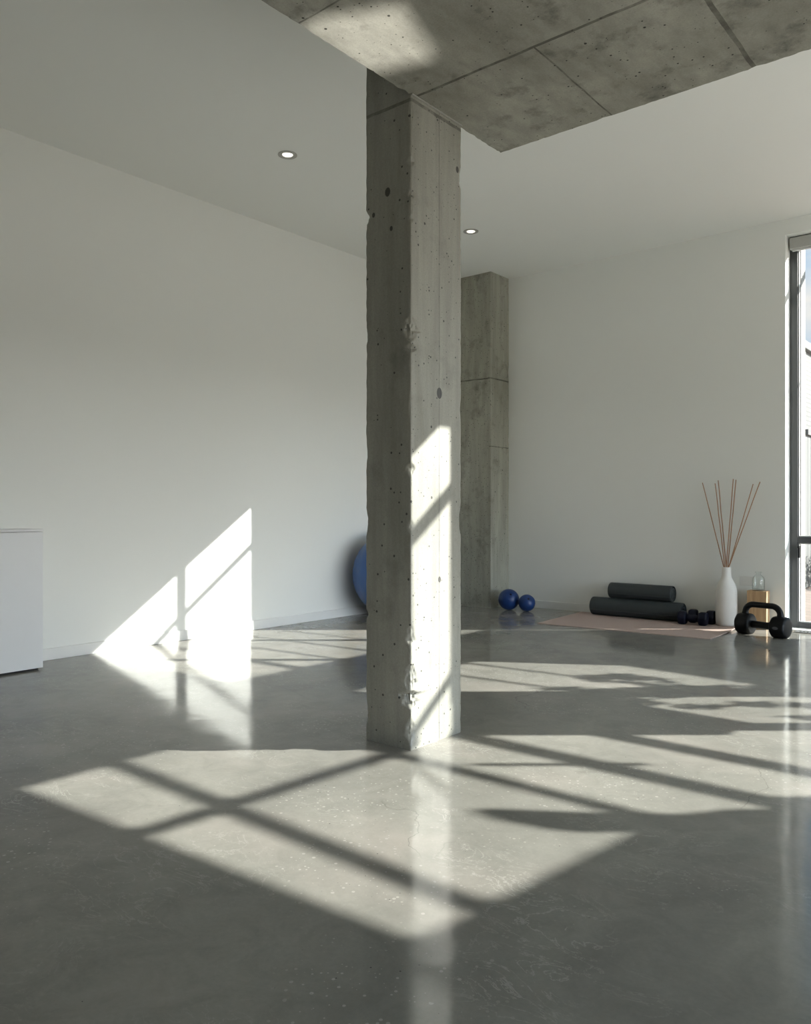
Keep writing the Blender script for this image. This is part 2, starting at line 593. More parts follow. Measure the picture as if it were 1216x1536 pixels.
# pane and bars added in the opening, bars set for their shadows
rl = struct('window_4', (lambda b: (prism(b, [(p.x, min(p.y, (YF - .02) * U)) for p in [up(x, y, ZC + .03) for x, y in HOLE]], (ZC + .028) * U, (ZC + .033) * U), b)[1])(bmesh.new()), M['glass'])


def roof_bar(a, b, half):
    pa, pb = up(*a, ZC), up(*b, ZC)
    d = (pb - pa).normalized()
    n = Vector((-d.y, d.x, 0)) * half * U
    q = bmesh.new()
    prism(q, [tuple((p + s * n)[:2]) for p, s in ((pa, 1), (pb, 1), (pb, -1), (pa, -1))], (ZC + .0) * U, (ZC + .027) * U)
    obj('shadow_bar', q, M['frame'], rl)


roof_bar((-2.95, 1.74), (-1.05, 1.685), .030)
roof_bar((-2.185, 1.35), (-2.10, 2.62), .027)
roof_bar((-4.15, 1.378), (-3.20, 1.378), .040)

# skirting
struct('baseboard_left', B(((XL, 2.46, 0), (XL + .014, 6.86, .078)), bev=.003), M['trim'])
struct('baseboard_back', B(((-4.50, YB - .014, 0), (X1 - .004, YB, .078)), bev=.003), M['trim'])

# ------------------------------------------------------------------ glazing of the back wall


def frame_ring(x0, x1, z0, z1, wl, wr, wt, wb, y0=YF - .03, y1=YF + .03):
    return B(((x0, y0, z0), (x0 + wl, y1, z1)), ((x1 - wr, y0, z0), (x1, y1, z1)),
             ((x0 + wl, y0, z1 - wt), (x1 - wr, y1, z1)), ((x0 + wl, y0, z0), (x1 - wr, y1, z0 + wb)), bev=.003)


def glazed(name, x0, x1, z0, z1, muls, trans, ft=.055, fd=.03):
    w_ = struct(name, frame_ring(x0, x1, z0, z1, .062, .05, ft, .05, YF - fd, YF + fd), M['frame'])
    cuts = [x0 + .062] + [m_ for m_ in muls] + [x1 - .05]
    for m_ in muls:
        obj('mullion', B(((m_ - .026, YF - .03, z0 + .05), (m_ + .026, YF + .03, z1 - ft)), bev=.003), M['frame'], w_)
    zs = [z0 + .05] + list(trans) + [z1 - ft]
    for i in range(len(cuts) - 1):
        a = cuts[i] + (.026 if i else 0)
        b = cuts[i + 1] - (.026 if i < len(cuts) - 2 else 0)
        for t_ in trans:
            obj('transom', B(((a, YF - .03, t_ - .026), (b, YF + .03, t_ + .026)), bev=.003), M['frame'], w_)
        for j in range(len(zs) - 1):
            za = zs[j] + (.026 if j else 0)
            zb = zs[j + 1] - (.026 if j < len(zs) - 2 else 0)
            obj('glazing_bead', frame_ring(a, b, za, zb, .010, .010, .010, .010, YF - .012, YF + .012), M['gasket'], w_)
            obj('pane', B(((a + .008, YF - .003, za + .008), (b - .008, YF + .003, zb - .008))), M['glass'], w_)
    return w_


w1 = glazed('window_1', X1, X2 - .02, 0, H1, [-.764, .50], [.752], ft=.09)
glazed('window_2', X2 + .02, X3 - .02, 0, H2, [], [])
glazed('window_3', X3 + .02, X4, 0, 3.537, [], [K * (YF - 3.33), K * (YF - 2.905)], ft=.036, fd=.015)
struct('window_6', B(*[((XR + .06, y - .03, 0), (XR + .12, y + .03, WZ)) for y in (-1.17, .42, 2.03, 3.64, 5.25, 6.57)], ((XR + .06, WY0, WZ - .05), (XR + .12, WY1, WZ)), ((XR + .06, WY0, 0), (XR + .12, WY1, .05))), M['frame'])
obj('window_handle', B(((-1.722, YF - .055, .60), (-1.708, YF - .03, .70)), ((-1.722, YF - .07, .685), (-1.708, YF - .05, .70)), bev=.002), M['black'], w1)
struct('trim_1', B(((X1, YB, -.004), (X4, YF - .03, .006))), M['trim'])

rb = thing('roller_blind', 'grey rolled-up window blind under the head of the tall window', 'blind', ((X1 + .03) * U, (YF - .06) * U, 3.2 * U))
rbx = -(X1 + .03), -(YF - .06), -3.2
bm = B(((X1 + .012, YF - .10, 3.215), (X2 - .1, YF - .034, 3.31)), bev=.006)
bmesh.ops.translate(bm, verts=bm.verts, vec=Vector(rbx) * U)
obj('blind_cassette', bm, M['blind'], rb)
bm = B(((X1 + .03, YF - .075, 3.198), (X2 - .12, YF - .058, 3.214)), bev=.003)
bmesh.ops.translate(bm, verts=bm.verts, vec=Vector(rbx) * U)
obj('bottom_rail', bm, M['gasket'], rb)

# ------------------------------------------------------------------ concrete slab and columns
SLX, SLY = -2.105, 3.292
j = [('y', 2.62 * U, .008, None), ('y', 1.96 * U, .004, None),
     ('x', -1.527 * U, .004, ('y', 'GREATER_THAN', 2.62 * U)), ('x', -.93 * U, .010, ('y', 'GREATER_THAN', 2.62 * U))]
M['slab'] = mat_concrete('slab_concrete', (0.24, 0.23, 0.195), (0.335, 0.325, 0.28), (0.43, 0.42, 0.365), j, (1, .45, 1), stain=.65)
bm = bmesh.new()


def rough_edge_line(p, q, n, amp, seed):
    pts = []
    for i in range(n + 1):
        t = i / n
        v = p.lerp(q, t)
        d = (q - p).normalized()
        nrm = Vector((-d.y, d.x, 0))
        a = mnoise.noise(Vector((t * n * .55 + seed, seed, 0))) * amp + max(0, mnoise.noise(Vector((t * n * .21, seed + 9, 0))) - .25) * amp * 4
        pts.append(v + nrm * a * (0 if i in (0, n) else 1))
    return pts


corners = [Vector((SLX, -2.5, 0)) * U, Vector((XR, -2.5, 0)) * U, Vector((XR, SLY, 0)) * U, Vector((SLX, SLY, 0)) * U]
loop = [corners[0], corners[1]] + rough_edge_line(corners[2], corners[3], 420, .005, 3.1)
loop += rough_edge_line(corners[3], corners[0], 360, .005, 8.4)[1:-1]
prism(bm, [(p.x, p.y) for p in loop], ZS * U, (ZS + .3) * U)
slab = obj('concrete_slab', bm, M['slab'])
tag(slab, 'board-marked grey concrete slab overhead, carried by the tall freestanding column', 'slab', kind='structure')


def column(name, x0, x1, y0, y1, z1, mat, chips, chip_amp=.02, seed=0.0, dz=.0065):
    """square concrete column with worn, chipped arrises"""
    off = [0, .003, .006, .010, .014, .018, .023, .028, .034, .042, .055, .075]

    def side(L):
        a = [o for o in off if o < L / 2]
        mid = [a[-1] + (L - 2 * a[-1]) * t / 4 for t in (1, 2, 3)]
        return a + mid + [L - o for o in a[::-1]][:-1]
    LX, LY = (x1 - x0), (y1 - y0)
    per = [(x0 + s, y0) for s in side(LX)] + [(x1, y0 + s) for s in side(LY)] + [(x1 - s, y1) for s in side(LX)] + [(x0, y1 - s) for s in side(LY)]
    n = int(z1 / dz)
    bm = bmesh.new()
    rings = []
    cx, cy = (x0 + x1) / 2, (y0 + y1) / 2
    for i in range(n + 1):
        z = z1 * i / n
        ring = []
        for x, y in per:
            dx = min(abs(x - x0), abs(x - x1))
            dy = min(abs(y - y0), abs(y - y1))
            d = max(dx, dy)              # distance along the face from the nearest arris
            c = 0.0
            kx = 0 if abs(x - x0) < abs(x - x1) else 1
            ky = 0 if abs(y - y0) < abs(y - y1) else 1
            s = seed + kx * 13.1 + ky * 29.7
            # general wear: 4 mm rounding with little nicks
            wear = .0035 + .003 * mnoise.noise(Vector((z * 22, s, .3))) + .010 * max(0, mnoise.noise(Vector((z * 9, s + 4, .7))) - .30) * 2
            for (ck, cz, half, depth) in chips:
                if ck == (kx, ky):
                    t = abs(z - cz) / half
                    if t < 1:
                        wear += 1.7 * depth * (1 - t * t) * (.8 + .45 * mnoise.noise(Vector((z * 38, s, 1.7))) + .22 * mnoise.noise(Vector((z * 80, x * 60, y * 60))))
            if d < wear * 1.6:
                c = (wear * 1.6 - d) / 1.6 * (.85 + .25 * mnoise.noise(Vector((x * 80, y * 80, z * 55))))
            sx = 1 if kx == 0 else -1
            sy = 1 if ky == 0 else -1
            wob = .0008 * mnoise.noise(Vector((x * 6, y * 6, z * 3)))
            ring.append(bm.verts.new((x + sx * (c * .62 + wob), y + sy * (c * .62 + wob), z)))
        rings.append(ring)
    m_ = len(per)
    for a, b in zip(rings, rings[1:]):
        for i in range(m_):
            bm.faces.new((a[i], a[(i + 1) % m_], b[(i + 1) % m_], b[i]))
    bm.faces.new(rings[0][::-1])
    bm.faces.new(rings[-1])
    return obj(name, bm, mat, None, True, 28)


CX0, CX1, CY0, CY1 = -2.345, -2.092, 2.585, 2.945
jc = [('z', 2.715 * U, .008, None), ('y', (CY0 + .195) * U, .0022, ('x', 'GREATER_THAN', (CX1 - .02) * U))]
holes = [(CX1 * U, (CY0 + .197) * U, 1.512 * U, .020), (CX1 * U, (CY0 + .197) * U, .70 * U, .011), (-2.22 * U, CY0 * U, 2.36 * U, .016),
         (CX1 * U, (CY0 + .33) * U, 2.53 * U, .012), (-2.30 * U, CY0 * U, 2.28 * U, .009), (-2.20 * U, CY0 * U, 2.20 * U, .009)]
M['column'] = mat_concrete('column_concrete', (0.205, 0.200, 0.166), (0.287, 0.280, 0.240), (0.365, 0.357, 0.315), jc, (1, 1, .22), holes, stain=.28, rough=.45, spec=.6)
chips = [((1, 0), .21 * U, .04 * U, .030), ((1, 0), .30 * U, .06 * U, .020), ((1, 0), .47 * U, .05 * U, .014), ((1, 0), 1.76 * U, .055 * U, .022),
         ((1, 0), 1.68 * U, .02 * U, .014), ((1, 0), 1.17 * U, .03 * U, .012), ((1, 0), .93 * U, .03 * U, .010), ((1, 0), .08 * U, .06 * U, .012),
         ((1, 0), 2.32 * U, .018 * U, .010), ((1, 0), 2.22 * U, .015 * U, .010), ((1, 0), 2.46 * U, .02 * U, .010),
         ((0, 0), 2.28 * U, .03 * U, .010), ((0, 0), .12 * U, .05 * U, .010), ((0, 0), .55 * U, .02 * U, .008), ((1, 1), 2.5 * U, .05 * U, .008),
         ((1, 1), .95 * U, .06 * U, .009)]
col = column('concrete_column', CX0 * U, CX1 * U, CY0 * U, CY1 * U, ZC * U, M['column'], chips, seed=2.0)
tag(col, 'tall freestanding square concrete column with chipped corner, standing in the middle of the floor', 'column', 'concrete columns', 'structure')
bm = bmesh.new()
pts = [Vector((CX1 + .004, CY0 + t * (CY1 - CY0), ZS - .004)) * U + Vector((0, 0, .003 * mnoise.noise(Vector((t * 40, 1, 1))))) for t in [i / 50 for i in range(51)]]
tube(bm, pts, [.0045 + .002 * mnoise.noise(Vector((i * .9, 2, 2))) for i in range(51)], 8)
obj('joint_filler', bm, simple('pale_joint_filler', (0.34, 0.335, 0.30), 0.9, 0.5, 160, var=.2), col, True)

M['column2'] = mat_concrete('pilaster_concrete', (0.27, 0.265, 0.22), (0.35, 0.345, 0.29), (0.42, 0.41, 0.355),
                            [('z', 2.36 * U, .008, None), ('z', 1.66 * U, .005, ('x', 'GREATER_THAN', -4.53 * U))], (1, 1, .3), stain=.45)
c2 = column('concrete_column', XL * U, -4.51 * U, 6.87 * U, (YB + .002) * U, ZC * U, M['column2'], [((1, 0), 2.9 * U, .06 * U, .008), ((1, 0), 1.8 * U, .05 * U, .008)], seed=7.0, dz=.03)
tag(c2, 'concrete corner column against the back wall, behind the blue balls', 'column', 'concrete columns', 'structure')

# pale rug added out of view to bounce sunlight into the room
rg = obj('rug', B(((.75, -2.4, .001), (4.7, 6.2, .012)), bev=.004), simple('bounce_wool', (0.80, 0.78, 0.73), 0.95, 0.4, 200, var=.03))
tag(rg, 'unseen pale wool rug added to bounce sunlight, past the edge of the view', 'rug')

# ------------------------------------------------------------------ white cabinet by the left wall
cb = thing('cabinet', 'white floor cabinet against the left wall beside the sunlit patch', 'cabinet', (XL * U, 2.44 * U, 0))
obj('body', (lambda b: (box(b, (.004, -1.6 * U, .012), (.284 * U - .018, -.004, .868 * U), .002), b)[1])(bmesh.new()), M['cabinet'], cb)
obj('plinth', (lambda b: (box(b, (.01, -1.58 * U, 0), (.284 * U - .035, -.02, .012)), b)[1])(bmesh.new()), M['shadow_gap'], cb)  # black strip standing in for the shade in the gap below
for a, b in ((-.80, -.001), (-1.6, -.803)):
    obj('door', (lambda q: (box(q, (.284 * U - .018, a * U, .014), (.284 * U, b * U, .866 * U), .0015), q)[1])(bmesh.new()), M['cabinet'], cb)
obj('top', (lambda b: (box(b, (.002, -1.61 * U, .870 * U), (.287 * U, 0, .884 * U), .002), b)[1])(bmesh.new()), M['cabinet'], cb)

# lamp added for the reflected-sun patch on the slab; shutters give its outline
QUAD = [(-2.107, 1.962), (-1.754, 2.111), (-1.862, 2.447), (-2.131, 2.347)]
UL = Vector((.30, .62, .14)) * U
quad = [Vector((x, y, ZS)) * U for x, y in QUAD]
axis = (sum(quad, Vector()) / 4 - UL).normalized()
ul = thing('slab_patch_lamp', 'added spotlight standing in for sun reflected onto the slab, past the edge of the view', 'floor lamp', (UL.x, UL.y, 0))
ax_u = axis.cross(Vector((0, 0, 1))).normalized()
ax_v = ax_u.cross(axis)
AD = .22
bm = bmesh.new()


def on_plate(p, dist):
    d = p - UL
    return UL + d * (dist / d.dot(axis))


hole = [on_plate(p, AD) for p in quad]
cen = UL + axis * AD
ang = lambda p: math.atan2((p - cen).dot(ax_v), (p - cen).dot(ax_u))
hole.sort(key=ang)
rim = [cen + ax_u * .075 * math.cos(ang(p)) + ax_v * .075 * math.sin(ang(p)) for p in hole]
full = [cen + ax_u * .075 * math.cos(2 * math.pi * i / 32) + ax_v * .075 * math.sin(2 * math.pi * i / 32) for i in range(32)]
hv_ = [bm.verts.new(p - Vector((UL.x, UL.y, 0))) for p in hole]
fv_ = [bm.verts.new(p - Vector((UL.x, UL.y, 0))) for p in full]
ed = [bm.edges.new((l[i], l[(i + 1) % len(l)])) for l in (hv_, fv_) for i in range(len(l))]
bmesh.ops.triangle_fill(bm, edges=ed, use_beauty=True)
obj('framing_shutter', bm, M['black'], ul)
bm = bmesh.new()
tube(bm, [UL - axis * .06 - Vector((UL.x, UL.y, 0)), UL + axis * AD - Vector((UL.x, UL.y, 0))], .076, 32)
bmesh.ops.delete(bm, geom=[f for f in bm.faces if len(f.verts) > 8 and (f.calc_center_median() - (cen - Vector((UL.x, UL.y, 0)))).length < .02], context='FACES_ONLY')
obj('housing', bm, M['black'], ul, True)
bm = bmesh.new()
lathe(bm, [(0, 0), (.09, 0), (.09, .012), (.02, .016), (.014, .08), (0, .08)], 32)
obj('foot', bm, M['black'], ul, True)
sp = bpy.data.lights.new('patch_spot', 'SPOT')
sp.energy = PATCH_LAMP
sp.spot_size = math.radians(35)
sp.spot_blend = 0.1
sp.shadow_soft_size = 0.003
sp.color = (1.0, 0.98, 0.92)
so_ = bpy.data.objects.new('patch_spot', sp)
C.objects.link(so_)
so_.parent = ul
so_.location = UL - Vector((UL.x, UL.y, 0))
so_.rotation_euler = axis.to_track_quat('-Z', 'Y').to_euler()

# ------------------------------------------------------------------ ceiling downlights
for (x, y), lab in (((-4.112, 3.731), 'round recessed ceiling spotlight over the white left wall'),
                    ((-3.998, 5.775), 'round recessed ceiling spotlight beside the top of the tall concrete column')):
    dl = thing('downlight', lab, 'ceiling light', (x * U, y * U, ZC * U), group='recessed ceiling spotlights')
    bm = bmesh.new()
    r0 = .066 * U
    lathe(bm, [(r0, 0), (r0, -.004), (r0 - .006, -.0065), (r0 * .62, -.005), (r0 * .56, -.002), (r0 * .56, 0)], 48, cap0=False, cap1=False)
    obj('ring', bm, M['lampring'], dl, True)
    bm = bmesh.new()
    lathe(bm, [(0, -.006), (r0 * .40, -.0055), (r0 * .50, -.003), (r0 * .54, -.0005)], 40)
    obj('lamp_lens', bm, M['lampglow'], dl, True)

# ------------------------------------------------------------------ balls


def ball(name, lab, x, y, r, mat, group=None, ridges=0):
    t = thing(name, lab, 'exercise ball', (x * U, y * U, 0), group=group)
    bm = bmesh.new()
    prof = []
    n = 72
    for i in range(n + 1):
        a = -math.pi / 2 + math.pi * i / n
        rr = r * U
        if ridges:
            rr *= 1 + .0035 * max(0, math.cos(a * ridges)) ** 6 * (1 if abs(a) < 1.2 else 0)
        q = rr * math.cos(a)
        prof.append((0 if i in (0, n) else q, r * U + rr * math.sin(a)))
    lathe(bm, prof, 96)
    obj('ball', bm, mat, t, True, 80)
    bm = bmesh.new()
    lathe(bm, [(0, 0), (.012, 0), (.010, .003), (.005, .0045), (0, .0045)], 20)
    p = obj('air_plug', bm, M['navy'], t, True)
    p.location = (r * U * math.cos(.6) * .7, -r * U * math.cos(.6) * .7, r * U * (1 + math.sin(.6)))
    d = Vector((.7 * math.cos(.6), -.7 * math.cos(.6), math.sin(.6)))
    p.rotation_euler = d.to_track_quat('Z', 'Y').to_euler()
    p.location = Vector((0, 0, r * U)) + d.normalized() * r * U * .998
    return t


ball('gym_ball', 'large blue gym ball half hidden behind the tall concrete column', -4.83, 5.74, .405, M['gym_blue'], ridges=18)
ball('toning_ball', 'larger of the two small blue balls, touching the corner column', -4.30, 6.88, .105, M['blue'], 'small blue exercise balls')
ball('toning_ball', 'smaller blue ball in front, on the side of the pink mat', -4.10, 6.895, .0835, M['blue'], 'small blue exercise balls')

# ------------------------------------------------------------------ pink mat with a lifted corner
mx0, mx1, my0, my1 = -3.64, -2.10, 6.235, 7.17
bm = bmesh.new()
nx, ny = 60, 44
th = .006


def mat_z(u_, v_):
    """height of the mat's underside: the far right corner curls up"""
    x = mx0 + (mx1 - mx0) * u_
    y = my0 + (my1 - my0) * v_
    z = 0.0015
    d = max(0, ((u_ - .955) / .045)) * max(0, (v_ - .25) / .75)
    z += .026 * d ** 1.4
    return x, y, z


top, bot = [], []
for jj in range(ny + 1):
    rt, rbm = [], []
    for i in range(nx + 1):
        x, y, z = mat_z(i / nx, jj / ny)
        x += .06 * (1 - jj / ny) * (1 - i / nx)
        y += -.03 * (1 - i / nx) * (1 - jj / ny) + .05 * (i / nx) * (1 - jj / ny)
        rt.append(bm.verts.new((x * U, y * U, z + th)))
        rbm.append(bm.verts.new((x * U, y * U, z)))
    top.append(rt)
    bot.append(rbm)
for jj in range(ny):
    for i in range(nx):
        bm.faces.new((top[jj][i], top[jj][i + 1], top[jj + 1][i + 1], top[jj + 1][i]))
        bm.faces.new((bot[jj][i], bot[jj + 1][i], bot[jj + 1][i + 1], bot[jj][i + 1]))
for i in range(nx):
    bm.faces.new((bot[0][i], bot[0][i + 1], top[0][i + 1], top[0][i]))
    bm.faces.new((top[ny][i], top[ny][i + 1], bot[ny][i + 1], bot[ny][i]))
for jj in range(ny):
    bm.faces.new((top[jj][0], top[jj + 1][0], bot[jj + 1][0], bot[jj][0]))
    bm.faces.new((bot[jj][nx], bot[jj + 1][nx], top[jj + 1][nx], top[jj][nx]))
pm = obj('exercise_mat', bm, M['pink_mat'], None, True, 50)
tag(pm, 'flat blush pink exercise mat on the concrete floor along the back wall', 'exercise mat')
MT = .0078                    # top of the mat


def rolled(lab, x0, x1, y, z, r, turns, seed):
    t = thing('rolled_mat', lab, 'rolled mat', ((x0 + x1) / 2 * U, y * U, z), group='rolled charcoal mats')
    bm = bmesh.new()
    L = (x1 - x0) * U
    R_ = r * U
    # outer roll with soft ends
    prof = [(R_ * .93, -L / 2), (R_ * .985, -L / 2 + .004), (R_, -L / 2 + .012)]
    prof += [(R_ * (1 - .006 * abs(mnoise.noise(Vector((q * .8, seed, 0))))), -L / 2 + L * q / 12) for q in range(1, 12)]
    prof += [(R_, L / 2 - .012), (R_ * .985, L / 2 - .004), (R_ * .93, L / 2)]
    lathe(bm, prof, 56, Matrix.Translation((0, 0, R_)) @ Matrix.Rotation(math.pi / 2, 4, 'Y'), cap0=False, cap1=False)
    obj('outer_layer', bm, M['roll_mat'], t, True, 60)
    # spiral of layers showing on both ends
    n = turns * 40
    tk = R_ * .93 / (turns + .5)
    for s in (-1, 1):
        bm = bmesh.new()
        prev = None
        for i in range(n + 1):
            a = 2 * math.pi * i / 40 + seed
            ro = R_ * .945 - tk * i / 40
            ri = max(ro - tk * .80, .002)
            xo = s * (L / 2 - .001 - .004 * (i / n) + .0025 * math.sin(a * .5 + seed))
            xi = s * (L / 2 - .03)
            cur = [bm.verts.new((xi, ro * math.cos(a), R_ + ro * math.sin(a))), bm.verts.new((xo, ro * math.cos(a), R_ + ro * math.sin(a))),
                   bm.verts.new((xo, ri * math.cos(a), R_ + ri * math.sin(a))), bm.verts.new((xi, ri * math.cos(a), R_ + ri * math.sin(a)))]
            if prev:
                for q in range(4):
                    bm.faces.new((prev[q], prev[(q + 1) % 4], cur[(q + 1) % 4], cur[q]))
            else:
                bm.faces.new(cur)
            prev = cur
        bm.faces.new(prev[::-1])
        obj('spiral_end', bm, M['roll_mat'], t, True, 35)
    # loose outer edge of the sheet
    bm = bmesh.new()
    a0 = math.radians(70)
    for s in range(1):
        pts = []
        tube(bm, [(-L / 2 + .01, -(R_ + .001) * math.sin(a0), R_ - (R_ + .001) * math.cos(a0)), (L / 2 - .01, -(R_ + .001) * math.sin(a0), R_ - (R_ + .001) * math.cos(a0))], .003, 8)
    obj('sheet_edge', bm, M['roll_mat'], t, True)
    return t


rolled('lower and longer of the two rolled charcoal mats, lying on the pink mat', -3.475, -2.60, 7.075, MT, .084, 5, .4)
rolled('upper and shorter charcoal mat roll, resting on top of the other', -3.305, -2.70, 7.10, MT + .1665 * U, .073, 4, 2.1)


# ------------------------------------------------------------------ dumbbells
def hex_head(bm, x0, x1, r, rot=0.0, bev=.25, z=0.0, n=6):
    t = bmesh.new()
    a = [t.verts.new((x0, r * math.cos(2 * math.pi * i / n + rot), r * math.sin(2 * math.pi * i / n + rot))) for i in range(n)]
    b = [t.verts.new((x1, r * math.cos(2 * math.pi * i / n + rot), r * math.sin(2 * math.pi * i / n + rot))) for i in range(n)]
    t.faces.new(a[::-1])
    t.faces.new(b)
    for i in range(n):
        t.faces.new((a[i], a[(i + 1) % n], b[(i + 1) % n], b[i]))
    bmesh.ops.recalc_face_normals(t, faces=t.faces)
    bmesh.ops.bevel(t, geom=t.edges[:], offset=bev * r, segments=5, affect='EDGES', profile=.55)
    merge(bm, t, Matrix.Translation((0, 0, z)))


def dumbbell(lab, loc, rz, tilt=0.0, L=.26, r=.052, rot=0.0):
    t = thing('dumbbell', lab, 'dumbbell', loc, rz, group='small navy dumbbells')
    t.rotation_euler = (0, tilt, rz)
    zc = r * math.cos(math.pi / 6)
    bm = bmesh.new()
    tube(bm, [(-L / 2 + .07 + i * (L - .14) / 8, 0, zc) for i in range(9)], [.028 + .005 * math.sin(math.pi * i / 8) for i in range(9)], 20)
    obj('grip', bm, M['navy'], t, True, 60)
    for s in (-1, 1):
        bm = bmesh.new()
        hex_head(bm, s * (L / 2 - .08), s * L / 2, r, math.pi / 6 * 0 + rot, .30, zc)
        obj('weight_head', bm, M['navy'], t, True, 60)
    return t


dumbbell('front navy dumbbell lying on the pink mat before its twin', (-2.475 * U, 6.955 * U, MT), math.radians(6), L=.27, r=.072)
dumbbell('rear navy dumbbell lying close to the wall behind its twin', (-2.445 * U, 7.105 * U, MT), math.radians(3), L=.25, r=.074)

# the big black weight with an arched handle
kx, ky = -1.842, 6.745
kb = thing('handled_weight', 'black double-headed weight with arched handle on the floor before the wooden block', 'weight', (kx * U, ky * U, 0), math.radians(-13))
rh = .093 * U
zc = rh * math.cos(math.pi / 8) - .004
hl = .145 * U
for s in (-1, 1):
    bm = bmesh.new()
    hex_head(bm, s * (hl - .068), s * (hl + .068), rh, math.pi / 8, .34, zc, n=8)
    hd = obj('weight_head', bm, M['black'], kb, True, 60)
    if s > 0:
        bm = bmesh.new()
        lathe(bm, [(0, .0008), (.020, .0008), (.022, 0)], 28, Matrix.Translation((hl, -rh * .925, zc + .001)) @ Matrix.Rotation(math.pi / 2, 4, 'X') @ Matrix.Diagonal((1.2, .6, 1, 1)))
        obj('emblem', bm, M['emblem'], hd, True)
bm = bmesh.new()
tube(bm, [(-hl + .06, 0, zc), (0, 0, zc), (hl - .06, 0, zc)], .033, 20)
obj('crossbar', bm, M['black'], kb, True)
bm = bmesh.new()
ztop = .243 * U
pts = []
wx = hl * 1.0
cr_ = .075
pts.append((-wx, 0, zc + rh * .55))
pts.append((-wx, 0, ztop - cr_))
for i in range(1, 9):
    a = math.pi - i * math.pi / 16
    pts.append((-wx + cr_ + cr_ * math.cos(a), 0, ztop - cr_ + cr_ * math.sin(a)))
for i in range(0, 9):
    a = math.pi / 2 - i * math.pi / 16
    pts.append((wx - cr_ + cr_ * math.cos(a), 0, ztop - cr_ + cr_ * math.sin(a)))
pts.append((wx, 0, zc + rh * .55))
tube(bm, pts, [.031, .029] + [.0265] * (len(pts) - 4) + [.029, .031], 20)
obj('handle', bm, M['black'], kb, True, 60)

# ------------------------------------------------------------------ vase with reeds
vx, vy = -2.238, 7.108
vz = MT
vs = thing('vase', 'tall white ceramic bottle vase holding brown reeds', 'vase', (vx * U, vy * U, vz))
bm = bmesh.new()
h = .505 * U
rr = .0895 * U
prof = [(0, 0), (rr * .90, 0), (rr * .965, .006), (rr * .985, .03), (rr, h * .25), (rr, h * .50), (rr * .985, h * .58), (rr * .92, h * .65), (rr * .80, h * .71), (rr * .63, h * .765),
        (rr * .50, h * .81), (rr * .445, h * .85), (rr * .43, h * .90), (rr * .43, h * .985), (rr * .41, h), (rr * .355, h), (rr * .34, h * .985), (rr * .34, h * .82), (rr * .7, h * .66), (rr * .9, h * .4), (rr * .9, .02), (0, .02)]
lathe(bm, prof, 64)
obj('body', bm, M['vase'], vs, True, 50)
reeds = [((1051, 723), -.028, .00, 'leftmost brown reed in the vase, leaning far out on its own'),
         ((1074, 725), -.014, -.012, 'shorter of the two brown reeds leaning slightly away from the window'),
         ((1076.5, 720), -.006, .014, 'longer of the two brown reeds leaning slightly away from the window'),
         ((1101.5, 719), .003, -.014, 'tallest brown reed, upright near the middle of the vase'),
         ((1104.5, 720), .012, .010, 'upright brown reed just on the window side of the tallest one'),
         ((1130, 727), .020, .012, 'shorter of the two brown reeds leaning toward the window'),
         ((1142, 723), .025, -.006, 'rightmost brown reed, leaning farthest toward the window')]
# tips given as metres from the vase axis (x) and height above the floor
tips = [(-.232, .02, 1.372), (-.098, -.02, 1.362), (-.083, .02, 1.392), (.066, -.01, 1.400), (.085, .01, 1.393), (.235, .03, 1.350), (.306, -.01, 1.368)]
for (px_, bx, by, lab), (tx, ty, tz) in zip(reeds, tips):
    # passes through the neck, foot inside the body
    top_ = Vector((tx, ty, tz - vz))
    neck = Vector((bx * .85, by * .85, h * .99))
    foot = neck + (neck - top_) * .13
    q = Vector((foot.x, foot.y, 0))
    lim = rr * .80
    if q.length > lim:
        foot.x *= lim / q.length
        foot.y *= lim / q.length
    bm = bmesh.new()
    wob = [Vector((.003 * mnoise.noise(Vector((i * .7, tx * 9, 1))), .003 * mnoise.noise(Vector((i * .7, tx * 9, 7))), 0)) for i in range(9)]
    pts = [foot, neck] + [neck.lerp(top_, i / 8) + wob[i] for i in range(1, 9)]
    tube(bm, [p + Vector((0, 0, 0)) for p in pts], [.0052, .0052] + [.0052 - .0008 * i / 8 for i in range(1, 9)], 8)
    o = obj('reed', bm, M['stick'], None, True)
    o.location = (vx * U, vy * U, vz)
    tag(o, lab, 'reed', 'brown reeds in the white vase')

# ------------------------------------------------------------------ wooden block with glass bottle
bx0, bx1, by0, by1 = -2.062, -1.905, 7.085, 7.19
blk = obj('wooden_block', B(((bx0, by0, 0), (bx1, by1, .322)), bev=.003), M['wood'])
tag(blk, 'upright pale wooden block by the wall, carrying a small glass bottle', 'wooden block')
gb = thing('glass_bottle', 'small clear glass bottle standing on top of the wooden block', 'bottle', ((bx0 + bx1) / 2 * U, (by0 + by1) / 2 * U, .322 * U))
bm = bmesh.new()
g = .0485 * U
hb = .158 * U
lathe(bm, [(0, 0), (g * .92, 0), (g, .005), (g, hb * .58), (g * .94, hb * .68), (g * .72, hb * .78), (g * .45, hb * .84), (g * .40, hb * .90), (g * .44, hb * .955), (g * .56, hb * .975), (g * .56, hb),
           (g * .46, hb), (g * .34, hb * .95), (g * .32, hb * .88), (g * .40, hb * .835), (g * .66, hb * .77), (g * .87, hb * .67), (g * .93, hb * .58), (g * .93, .012), (0, .010)], 48)
obj('body', bm, M['bottle'], gb, True, 60)

